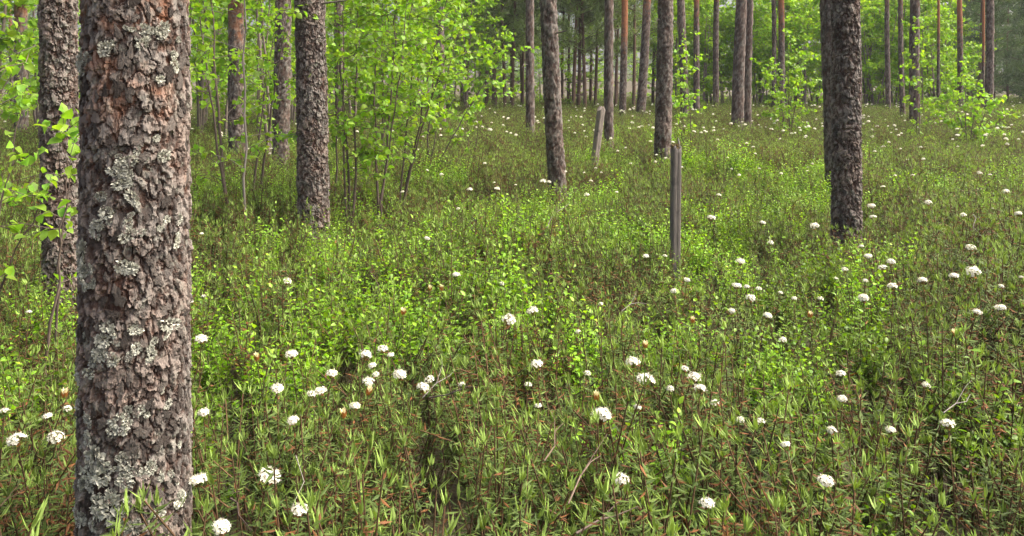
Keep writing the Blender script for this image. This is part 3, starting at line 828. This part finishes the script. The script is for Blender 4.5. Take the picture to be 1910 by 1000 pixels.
# where the bright bilberry shows in the photograph: column, row, radius in pixels
BPATCH = [(392, 500, 60), (440, 700, 70), (650, 420, 60), (720, 440, 60), (790, 590, 50), (870, 590, 70), (660, 565, 60), (1000, 430, 70), (1100, 630, 60), (1060, 600, 40), (1300, 440, 70), (1330, 400, 50),
          (1130, 420, 60), (1400, 365, 50), (1500, 350, 50), (1640, 275, 30), (1270, 305, 40), (1430, 720, 60), (1425, 760, 40), (1470, 570, 50), (1560, 535, 50), (1660, 620, 60), (1330, 640, 50), (1850, 490, 30),
          (1880, 870, 70), (1760, 860, 60), (1610, 890, 50), (1830, 930, 70), (600, 690, 50), (590, 850, 50), (590, 960, 50), (460, 970, 40), (760, 330, 40), (880, 320, 40), (1130, 290, 30), (380, 600, 40),
          (620, 480, 40), (540, 430, 40), (930, 560, 30), (1740, 290, 30), (1480, 330, 30), (1390, 310, 30), (1740, 680, 30), (1890, 700, 0)]
patch = []
for px, py, r in BPATCH:
    if r: 
        d = depth_at(px, py, .33)
        patch.append(((px - CX) / F * d, d, r * d / F * 1.15, r * d / F * (1.8 + d * .16)))
def bb_weight(x, y):
    w = np.zeros_like(x)
    for a, b_, rx, ry in patch:
        w = np.maximum(w, np.exp(-(((x - a) / rx) ** 2 + ((y - b_) / ry) ** 2)))
    nz = vnoise(np.stack([x * 1.5, y * 1.2, 0 * x], -1), 9)
    brk = vnoise(np.stack([x * 2.6, y * 2.2, 0 * x], -1), 19)
    return np.clip(w * (.35 + .95 * sstep(.3, .6, brk)) + sstep(.52, .72, nz) * .55 * sstep(15, 8, y) * sstep(1.6, 2.6, y), 0, 1)

# jittered grid of plants over the ground in view and a step to either side
def plant_points():
    out = []
    for y0, y1, sp in ((1.0, 5.5, .185), (5.5, 13, .23), (13, 30, .30), (30, 50, .55)):
        ys_ = np.arange(y0, y1, sp)
        for yy in ys_:
            hw = yy * .80 + .8
            xx = np.arange(-hw, hw, sp)
            out.append(np.stack([xx + G.uniform(-.5, .5, len(xx)) * sp, yy + G.uniform(-.5, .5, len(xx)) * sp], -1))
    p = np.concatenate(out)
    keep = np.ones(len(p), bool)
    for base, d_, r_, k_ in TREES: keep &= np.hypot(p[:, 0] - base.x, p[:, 1] - base.y) > r_ + .03
    keep &= np.hypot(p[:, 0] - fx0, p[:, 1] - FD) > FR + .1
    keep &= np.hypot(p[:, 0], p[:, 1]) > 1.15
    return p[keep]
PP = plant_points()
wB = bb_weight(PP[:, 0], PP[:, 1])
isB = G.random(len(PP)) < wB * .85
# a few open dark gaps
gap = vnoise(np.stack([PP[:, 0] * 1.6, PP[:, 1] * 1.6, 0 * PP[:, 0]], -1), 21)
keep = ~((gap < .08) & (PP[:, 1] < 7))
PP, isB, gap = PP[keep], isB[keep], gap[keep]
hv = .82 + .42 * vnoise(np.stack([PP[:, 0] * .9, PP[:, 1] * .9, 0 * PP[:, 0]], -1), 33)
scl = hv * G.uniform(.85, 1.15, len(PP)) * np.where(PP[:, 1] > 9, 1.0, 1.0)
rot = np.stack([G.normal(size=len(PP)) * .17, G.normal(size=len(PP)) * .17, G.uniform(0, 6.28, len(PP))], -1)
pos = np.stack([PP[:, 0], PP[:, 1], ground(PP[:, 0], PP[:, 1]) - .015], -1)

# the plants that show largest are things of their own, the rest is a mass
u = PP[:, 0] / PP[:, 1] * F + CX
vtop = HY + (H - pos[:, 2] - .4 * scl) / PP[:, 1] * F
inview = (u > 10) & (u < 1900) & (vtop < 985) & ~((u > 165) & (u < 335) & (PP[:, 1] > FD))
order = np.argsort(PP[:, 1] + np.where(inview, 0, 1000))
def near_split(mask, n):
    sel = [i_ for i_ in order if mask[i_] and inview[i_]][:n]
    m = np.zeros(len(PP), bool); m[sel] = True
    return m
nearM = near_split(~isB, 290)
nearB = near_split(isB, 60)
for i_ in np.nonzero(nearM)[0]:
    k = R.randrange(7)
    o = thing('marsh_tea_shrub', 'olive narrow-leaved marsh tea shrub in the dense heath nearest the camera', 'shrub', pos[i_], 'marsh tea shrubs of the near heath', rot[i_])
    o.scale = (scl[i_],) * 3
    link('stems', MT[k][0], o); link('leaves', MT[k][1], o)
for i_ in np.nonzero(nearB)[0]:
    k = R.randrange(4)
    o = thing('bilberry_bush', 'low bright lime green bilberry bush among the near marsh tea', 'shrub', pos[i_], 'bilberry bushes of the near heath', rot[i_])
    o.scale = (scl[i_],) * 3
    link('stems', BB[k][0], o); link('leaves', BB[k][1], o)
def join2(pair, name):
    b = MB()
    mats = []
    for q, m in enumerate(pair):
        nv = len(m.vertices); v = np.empty(nv * 3, np.float32); m.vertices.foreach_get('co', v)
        c = np.empty(nv * 4, np.float32); m.color_attributes['Col'].data.foreach_get('color', c)
        li = np.empty(len(m.loops), np.int32); m.loops.foreach_get('vertex_index', li)
        ls = np.empty(len(m.polygons), np.int32); m.polygons.foreach_get('loop_start', ls)
        lt = np.diff(np.append(ls, len(li)))
        fs = [np.stack([li[ls[lt == s] + j] for j in range(s)], -1) for s in (3, 4) if (lt == s).any()]
        b.add(v.reshape(-1, 3), fs, c.reshape(-1, 4)[:, :3], q); mats.append(m.materials[0])
    return b.mesh(name, mats)
rest = ~isB & ~nearM
scatter('marsh_tea_heath', pos[rest], rot[rest], scl[rest], np.where(G.random(rest.sum()) < .55 * sstep(4.5, 8, PP[rest, 1]), G.integers(5, 7, rest.sum()), G.integers(0, 7, rest.sum())), [join2(p, 'heath_source') for p in MT], 'continuous cover of olive brown marsh tea running back under the pines')
rest = isB & ~nearB
scatter('bilberry_cover', pos[rest], rot[rest], scl[rest], G.integers(0, 4, rest.sum()), [join2(p, 'bilberry_source') for p in BB], 'bright lime green bilberry patches scattered through the heath')

# ------------------------------------------------------------------ white flower heads
def head_mesh(seed, nf=30, petals=True):
    rng = np.random.default_rng(seed); b = MB()
    k = np.arange(nf) + .5
    ph = np.arccos(1 - k / nf * .98); th = k * 2.39996
    N = np.stack([np.cos(th) * np.sin(ph), np.sin(th) * np.sin(ph), np.cos(ph)], -1)
    sel = rng.random(nf) > .05; N = N[sel]; nf = len(N)
    C = N * np.array([.44, .44, .40]) * rng.uniform(.80, 1.08, (nf, 1)) + rng.normal(size=(nf, 3)) * .025
    ref = rng.normal(size=(nf, 3)); a = unit(np.cross(N, ref)); c = np.cross(N, a)
    for q in range(5):
        f = q * 2 * math.pi / 5 
        D = a * math.cos(f) + c * math.sin(f) + N * .25
        b.leaves(*T_KITE, C, D, N, .155 * rng.uniform(.8, 1.15, nf), .12, np.array([.80, .78, .65]) * rng.uniform(.93, 1.05, (nf, 1)))
    for q in range(5):
        D = N + rng.normal(size=(nf, 3)) * .35
        b.leaves(*T_NEEDLE, C, D, rng.normal(size=(nf, 3)), .17, .014, (.85, .84, .70))
    w = MB()
    for j in range(nf):
        w.tube(np.array([[0, 0, -.32], C[j] * .6 + [0, 0, -.1], C[j]]), [.016, .012, .008], 3, (.22, .16, .05))
    # rusty bud scales under the dome
    m = 14; aa = rng.uniform(0, 6.28, m)
    D = np.stack([np.cos(aa), np.sin(aa), rng.uniform(-.1, .8, m)], -1)
    w.leaves(*T_KITE, np.tile([0, 0, -.36], (m, 1)), D, np.tile([0, 0, 1.], (m, 1)), .26, .14, np.array([.26, .11, .03]) * rng.uniform(.7, 1.3, (m, 1)))
    return b.mesh('flower_head', [M_FL]), w.mesh('flower_stalks', [M_ST])
HEADS = [head_mesh(500 + s, (40, 34, 28, 22, 36, 26)[s]) for s in range(6)]
def bud_mesh():
    rng = np.random.default_rng(520); b = MB(); m = 26
    k = np.arange(m); th = k * 2.39996; z = k / m
    base = np.stack([np.cos(th) * .24 * (1 - z * .5), np.sin(th) * .24 * (1 - z * .5), -.4 + z * .5], -1)
    D = np.stack([np.cos(th) * .45, np.sin(th) * .45, np.ones(m)], -1)
    col = np.where((z > .6)[:, None], np.array([[.80, .72, .42]]), np.array([[.36, .14, .035]])) * rng.uniform(.8, 1.2, (m, 1))
    b.leaves(*T_KITE, base, D, np.stack([-np.cos(th), -np.sin(th), 0 * th], -1), .42, .26, col)
    return b.mesh('flower_bud', [M_FL])
BUD = bud_mesh()
def shoot_mesh(seed, L):
    rng = np.random.default_rng(seed); w = MB(); b = MB()
    mt_shoot(w, b, rng, np.array([0, 0, -L]), np.array([0, 0, -.012]), .05, 46)
    return w.mesh('flower_stem', [M_ST]), b.mesh('stem_leaves', [M_MT])
SHOOT = [shoot_mesh(540 + s, .5) for s in range(4)]

# column, row, width in pixels, cluster ; width < 0 is a bud
FL = {
 'between the lichen-covered trunk and frame edge': [(31, 826, 36), (104, 822, 34), (9, 769, 18), (89, 780, 20), (119, 740, -11), (125, 766, 8), (54, 584, 10)],
 'along the flank of the lichen-covered trunk': [(380, 555, 10), (355, 565, 9), (375, 636, 24), (380, 773, 24), (370, 902, 36), (413, 990, 40), (376, 437, 8)],
 'in the trio of domes lowest down': [(500, 897, 50), (559, 958, 40), (547, 788, 24)],
 'in the group below the stout grey pine': [(535, 529, 20), (544, 665, 26), (517, 729, 28), (598, 734, 28), (580, 738, 18), (619, 700, 22), (479, 671, -9)],
 'in the dense cluster left of centre': [(681, 666, 25), (714, 655, 22), (729, 664, 9), (695, 685, 17), (701, 701, 15), (686, 716, 24), (746, 705, 32), (802, 711, 20), (788, 728, 28), (662, 761, 23), (641, 777, -12), (687, 735, -11)],
 'of the scattered few in the middle heath': [(851, 516, 18), (801, 541, -10), (823, 541, -10), (752, 585, -13), (948, 602, 28), (994, 585, 25), (936, 531, 7), (862, 720, 8), (796, 447, 13)],
 'of the sparse handful at the very centre': [(1002, 686, 28), (985, 721, 10), (1095, 699, 10), (1121, 569, 10), (1079, 621, 9), (1004, 760, 8), (1112, 745, -9)],
 'in the group below the broken post': [(1181, 681, 30), (1203, 714, 36), (1189, 763, 12), (1122, 783, 42), (1159, 900, 34), (1203, 647, -8), (1250, 728, 16)],
 'in the slanting bunch past the broken post': [(1277, 691, 17), (1295, 708, 30), (1306, 730, 27), (1334, 756, 20), (1381, 786, 18), (1419, 790, 22), (1466, 832, 14)],
 'around the foot of the broken post': [(1205, 480, 14), (1240, 479, 10), (1281, 524, 13), (1257, 545, 14), (1327, 410, 18), (1341, 366, 10)],
 'in the string before the big pine': [(1374, 536, 20), (1393, 537, 12), (1415, 541, 14), (1400, 559, 20), (1381, 491, 18), (1437, 456, 14), (1422, 418, 12), (1456, 548, 10), (1481, 559, 12), (1431, 593, 20), (1365, 582, 14), (1291, 601, -9), (1510, 591, -9), (1460, 638, 18)],
 'by the foot of the big pine': [(1519, 425, 20), (1626, 387, 16), (1629, 407, 14), (1607, 461, 10), (1620, 481, 18), (1662, 492, 18), (1647, 502, 18), (1576, 506, 13), (1559, 522, 10), (1614, 525, 10), (1647, 350, 9)],
 'in the scatter beyond the big pine': [(1530, 560, 14), (1611, 560, 22), (1665, 538, 20), (1721, 527, 20), (1780, 519, 22), (1815, 513, 32), (1867, 536, 13), (1905, 519, 10), (1822, 585, 18), (1866, 578, 22), (1811, 465, 18), (1782, 625, -10)],
 'in the low heath under the big pine': [(1569, 702, 22), (1571, 747, 20), (1551, 806, 20), (1661, 806, 22), (1769, 796, 30), (1727, 722, 16), (1540, 902, 32), (1319, 944, 32)],
 'high on the slope by the edge': [(1731, 381, 15), (1797, 404, 14), (1876, 360, 16), (1900, 402, 18), (1827, 325, 10), (1853, 391, 8)],
 'on the slope around the bent pine': [(855, 391, 9), (876, 356, 12), (927, 354, 12), (922, 342, 6), (1013, 341, 14), (1024, 341, 9), (1095, 366, 12), (1102, 339, 8), (1150, 360, 8), (823, 327, 8), (962, 346, 6), (751, 359, 8)],
}
def flower(px, py, s, label, group, simple=False, h=.47):
    d = depth_at(px, py, h)
    p = at(px, py, d)
    w = max(abs(s) * .92 * d / F, .022)
    o = thing('flowering_shoot', label, 'flower', p, group, (R.uniform(-.25, .25), R.uniform(-.25, .25), R.uniform(0, 6.28)))
    if s < 0:
        link('flower_bud', BUD, o, (0, 0, .4 * w), None, (w * 1.25, w * 1.25, w * 1.6))
    else:
        k = R.randrange(6)
        hd = link('flower_head', HEADS[k][0], o, (0, 0, .14 * w), None, (w * R.uniform(.9, 1.1), w * R.uniform(.9, 1.1), w * R.uniform(.7, 1.0)))
        link('flower_stalks', HEADS[k][1], hd)
    if not simple:
        k = R.randrange(4)
        link('stem', SHOOT[k][0], o); link('stem_leaves', SHOOT[k][1], o)
    return d
for where, lst in FL.items():
    lst = sorted(lst)
    for q, (px, py, s) in enumerate(lst):
        kind = 'rusty cream flower bud' if s < 0 else 'large white flower dome' if s >= 28 else 'small white flower head' if s <= 12 else 'white flower head'
        pl = 'leftmost' if q == 0 else 'rightmost' if q == len(lst) - 1 else ORD[q] + ' from the left'
        flower(px, py, s, f'{kind}, {pl} {where}', 'flowering marsh tea shoots')
# far heads: small specks beneath the pines
NB = 110
cnt = 0
while cnt < NB:
    px = R.uniform(350, 1905); py = R.uniform(228, 330)
    dens = .9 if px > 1100 else .35
    if R.random() > dens * (1.3 - (py - 228) / 100): continue
    flower(px, py, R.uniform(5, 8), 'tiny white flower head, one of the sprinkle on the far slope under the pines', 'tiny flower heads on the far slope', True, .47)
    cnt += 1
n = 420
u = np.where(G.random(n) < .2, G.uniform(-100, 850, n), G.uniform(800, 2000, n)); d = 11 + 14 * G.random(n)
x = (u - CX) / F * d
scatter('far_flower_heads', np.stack([x, d, ground(x, d) + G.uniform(.38, .50, n)], -1), np.stack([G.normal(size=n) * .2, G.normal(size=n) * .2, G.uniform(0, 6, n)], -1), G.uniform(.03, .065, n),
        G.integers(0, 2, n), [HEADS[0][0], HEADS[1][0]], 'sprinkle of white flower heads along the far edge of the heath')

# ------------------------------------------------------------------ old posts
def wood_mat():
    m, t, p, out = new_mat('weathered_wood')
    at_ = nd(t, 'ShaderNodeAttribute', attribute_name='Col')
    tc = t.nodes.new('ShaderNodeTexCoord'); mp = t.nodes.new('ShaderNodeMapping'); mp.inputs['Scale'].default_value = (1, 1, .06)
    t.links.new(tc.outputs['Object'], mp.inputs[0])
    n1 = nd(t, 'ShaderNodeTexNoise', Scale=170.0, Detail=6.0, Roughness=.7); t.links.new(mp.outputs[0], n1.inputs['Vector'])
    n2 = nd(t, 'ShaderNodeTexNoise', Scale=22.0, Detail=4.0); t.links.new(tc.outputs['Object'], n2.inputs['Vector'])
    mr = nd(t, 'ShaderNodeMapRange'); mr.inputs['From Min'].default_value = .3; mr.inputs['From Max'].default_value = .7; mr.inputs['To Min'].default_value = .35; mr.inputs['To Max'].default_value = 1.5
    t.links.new(n1.outputs['Fac'], mr.inputs['Value'])
    vm = nd(t, 'ShaderNodeVectorMath', operation='SCALE'); t.links.new(at_.outputs['Color'], vm.inputs[0]); t.links.new(mr.outputs[0], vm.inputs['Scale'])
    r2 = nd(t, 'ShaderNodeMapRange'); r2.inputs['From Min'].default_value = .55; r2.inputs['From Max'].default_value = .7; r2.inputs['To Max'].default_value = .7
    t.links.new(n2.outputs['Fac'], r2.inputs['Value'])
    c = mixc(t, r2.outputs[0], vm.outputs[0], (.05, .045, .04))
    t.links.new(c, p.inputs['Base Color']); p.inputs['Roughness'].default_value = .9
    b = nd(t, 'ShaderNodeBump', Strength=1.0, Distance=.004); t.links.new(n1.outputs['Fac'], b.inputs['Height']); t.links.new(b.outputs[0], p.inputs['Normal'])
    return m
M_WO = wood_mat()

def post_shaft(w, dpt, z0, z1, ragged, seed, col, roof=False):
    """worn squared post: corners rounded, faces cracked, ragged or gable-cut top"""
    rng = np.random.default_rng(seed); b = MB()
    m = 40
    a = np.arange(m) * 2 * math.pi / m
    q = (np.abs(np.cos(a)) ** 6 + np.abs(np.sin(a)) ** 6) ** (-1 / 6)
    X = np.cos(a) * q * w / 2; Y = np.sin(a) * q * dpt / 2
    crack = 1 - .10 * np.exp(-((np.arange(m) - rng.integers(22, 32)) / 1.0) ** 2) - .06 * np.exp(-((np.arange(m) - rng.integers(22, 38)) / .8) ** 2)
    zs = np.linspace(0, 1, 46)
    topz = z1 + ragged * (vnoise(np.stack([np.cos(a) * 2.2, np.sin(a) * 2.2, 0 * a], -1), seed) - .7) + (0 if not roof else -np.abs(X / w) * .09)
    V = []
    for s in zs:
        f = crack + .035 * (vnoise(np.stack([np.cos(a) * 3, np.sin(a) * 3, np.full(m, s * 7)], -1), seed + 3) - .5)
        V.append(np.stack([X * f, Y * f, z0 + (topz - z0) * s], -1))
    V.append(np.stack([X * .6, Y * .6, topz - .012 + rng.normal(size=m) * ragged * .15], -1))
    V = np.concatenate(V + [np.array([[0, 0, topz.mean() - .015 + (.05 if roof else 0)]])])
    n = len(zs) + 1
    i = np.arange(n - 1)[:, None] * m; j = np.arange(m)[None]; k = (j + 1) % m
    f4 = np.stack([i + j, i + k, i + m + k, i + m + j], -1).reshape(-1, 4)
    f3 = np.array([[(n - 1) * m + q_, (n - 1) * m + (q_ + 1) % m, n * m] for q_ in range(m)])
    b.add(V, [f4, f3], col)
    return b.mesh('post_shaft', [M_WO])
d = depth_at(1257, 482, .30)
x = (1258 - CX) / F * d; g = gz(x, d)
pr = thing('old_post', 'grey weathered post standing upright, top broken to a splinter', 'post', (x, d, g), 'old wooden posts', (0, math.radians(.6), .18))
w = 17.5 * d / F; top = H - (272 - HY) / F * d - g
link('shaft', post_shaft(w, w * .9, -.2, top, .035, 3, (.12, .105, .09)), pr)
b = MB()
b.tube([[w * .30, .0, top - .10], [w * .36, .004, top - .02], [w * .30, 0, top + .02], [w * .22, 0, top + .045]], [.009, .008, .005, .001], 6, (.22, .20, .18))
link('splinter', b.mesh('splinter', [M_WO]), pr)
b = MB(); rng = np.random.default_rng(9); m = 160
base = np.stack([rng.uniform(-.5, .25, m) * w, rng.uniform(-.4, .4, m) * w, top + rng.uniform(-.02, .008, m)], -1)
b.leaves(*T_KITE, base, rng.normal(size=(m, 3)) + np.array([0, 0, .7]), rng.normal(size=(m, 3)), .013, .007, np.array([.20, .15, .06]) * rng.uniform(.6, 1.3, (m, 1)))
link('moss_cap', b.mesh('moss_cap', [M_LI]), pr)

d = depth_at(1106, 326, .25)
x = (1105 - CX) / F * d; zb = H - (326 - HY) / F * d; g = gz(x, d)
lean = math.atan((1117 - 1103) / (322 - 198))
x -= math.tan(lean) * (zb - g)
pr = thing('old_post', 'leaning split post with pale and dark faces and pointed top', 'post', (x, d, g), 'old wooden posts', (0, lean * 1.15, 0))
w = 12 * d / F; top = (H - (197 - HY) / F * d - g) / math.cos(lean)
link('shaft', post_shaft(w, w, (zb - g) + .02, top, .012, 8, (.20, .17, .14), True), pr, None, (0, 0, .62))
link('foot', post_shaft(w * .72, w * .72, -.2, (zb - g) + .015, .0, 9, (.22, .19, .16)), pr, None, (0, 0, .62))
b = MB(); zc = zb - g + .03
t_ = np.arange(17) * 2 * math.pi / 16
q = (np.abs(np.cos(t_)) ** 6 + np.abs(np.sin(t_)) ** 6) ** (-1 / 6)
b.tube(np.stack([np.cos(t_) * q * w * .5, np.sin(t_) * q * w * .5, np.full(17, zc)], -1), .006, 6, (.03, .028, .026))
link('band', b.mesh('band', [M_TW]), pr, None, (0, 0, .62))

# ------------------------------------------------------------------ dead twigs lying in the heath
TW = [((800, 742), (888, 722), .42, .003, 'dark bare twig poking up beside the dense flower cluster', (.07, .055, .05)),
      ((788, 742), (850, 690), .42, .0022, 'pale thin twig under the dense flower cluster', (.34, .30, .27)),
      ((552, 850), (545, 945), .46, .0018, 'pale curved twig hanging between the two largest near flower domes', (.36, .33, .28)),
      ((1075, 995), (1190, 945), .42, .0035, 'grey-brown bent branch lying low below the ragged white dome', (.20, .15, .12)),
      ((1060, 940), (1120, 850), .42, .003, 'brown twig rising towards the ragged white dome', (.22, .16, .12)),
      ((1015, 860), (1050, 790), .44, .003, 'brown slanting twig in the rusty patch near the middle bottom', (.20, .14, .10)),
      ((1160, 580), (1212, 568), .46, .0022, 'pale thin twig lying across the heath below the broken post', (.36, .32, .28)),
      ((1020, 425), (1062, 380), .46, .004, 'pale curved twig on the slope below the bent pine', (.28, .25, .21)),
      ((880, 405), (893, 440), .44, .005, 'dark short stick on the slope below the birch thicket', (.07, .055, .05)),
      ((1760, 770), (1810, 735), .44, .0022, 'pale twig in the dark hollow towards the frame edge', (.32, .29, .26)),
      ((1815, 400), (1835, 445), .46, .003, 'bent pale twig on the slope past the big dark pine', (.30, .27, .24)),
      ((690, 505), (712, 560), .44, .003, 'brown twig in the heath below the birch thicket', (.18, .13, .10)),
      ((0, 945), (55, 905), .46, .0022, 'tan twig at the frame edge beside the thick trunk', (.26, .18, .11)),
      ((430, 930), (470, 990), .40, .003, 'brown bowed twig near the lowest flower dome', (.14, .10, .08))]
for (x0, y0), (x1, y1), h, r, label, col in TW:
    d0, d1 = depth_at(x0, y0, h), depth_at(x1, y1, h)
    dm = (d0 + d1) / 2; dv = max(-.15, min(.15, (d1 - d0) / 2))
    a, c = at(x0, y0, dm - dv), at(x1, y1, dm + dv)
    L = (c - a).length
    m1 = a.lerp(c, .35) + Vector((R.uniform(-.1, .1), R.uniform(-.1, .1), R.uniform(.02, .12))) * L
    m2 = a.lerp(c, .7) + Vector((R.uniform(-.1, .1), R.uniform(-.1, .1), R.uniform(-.02, .10))) * L
    pts_ = np.array([a, m1, m2, c]) - np.array(a)
    b = MB(); r *= .6; col = tuple(c_ * .55 for c_ in col); b.tube(pts_, [r * 1.2, r, r * .8, r * .4], 6, col)
    q = pts_[2] + np.array([R.uniform(-.2, .2), R.uniform(-.2, .2), R.uniform(.1, .3)]) * L
    b.tube(np.array([pts_[1], (pts_[1] + q) / 2 + .01, q]), [r * .7, r * .5, r * .25], 5, col)
    tag(link('dead_twig', b.mesh('dead_twig', [M_TW]), None, a), label, 'twig', 'dead twigs in the heath')

# ------------------------------------------------------------------ thin spring haze
hm = bpy.data.materials.new('haze'); hm.use_nodes = True
ht = hm.node_tree
ht.nodes.remove(ht.nodes['Principled BSDF'])
pv = ht.nodes.new('ShaderNodeVolumePrincipled')
pv.inputs['Color'].default_value = (.93, .96, 1.0, 1)
pv.inputs['Density'].default_value = .0008
ht.links.new(pv.outputs[0], ht.nodes['Material Output'].inputs['Volume'])
b = MB()
v = np.array([[x_, y_, z_] for x_ in (-460, 460) for y_ in (-130, 500) for z_ in (-2.0, 18.0)])
b.add(v, np.array([[0, 1, 3, 2], [4, 6, 7, 5], [0, 4, 5, 1], [2, 3, 7, 6], [0, 2, 6, 4], [1, 5, 7, 3]]), (1, 1, 1))
tag(link('haze', b.mesh('haze', [hm], False)), 'thin pale air between the trees', None, None, 'stuff')
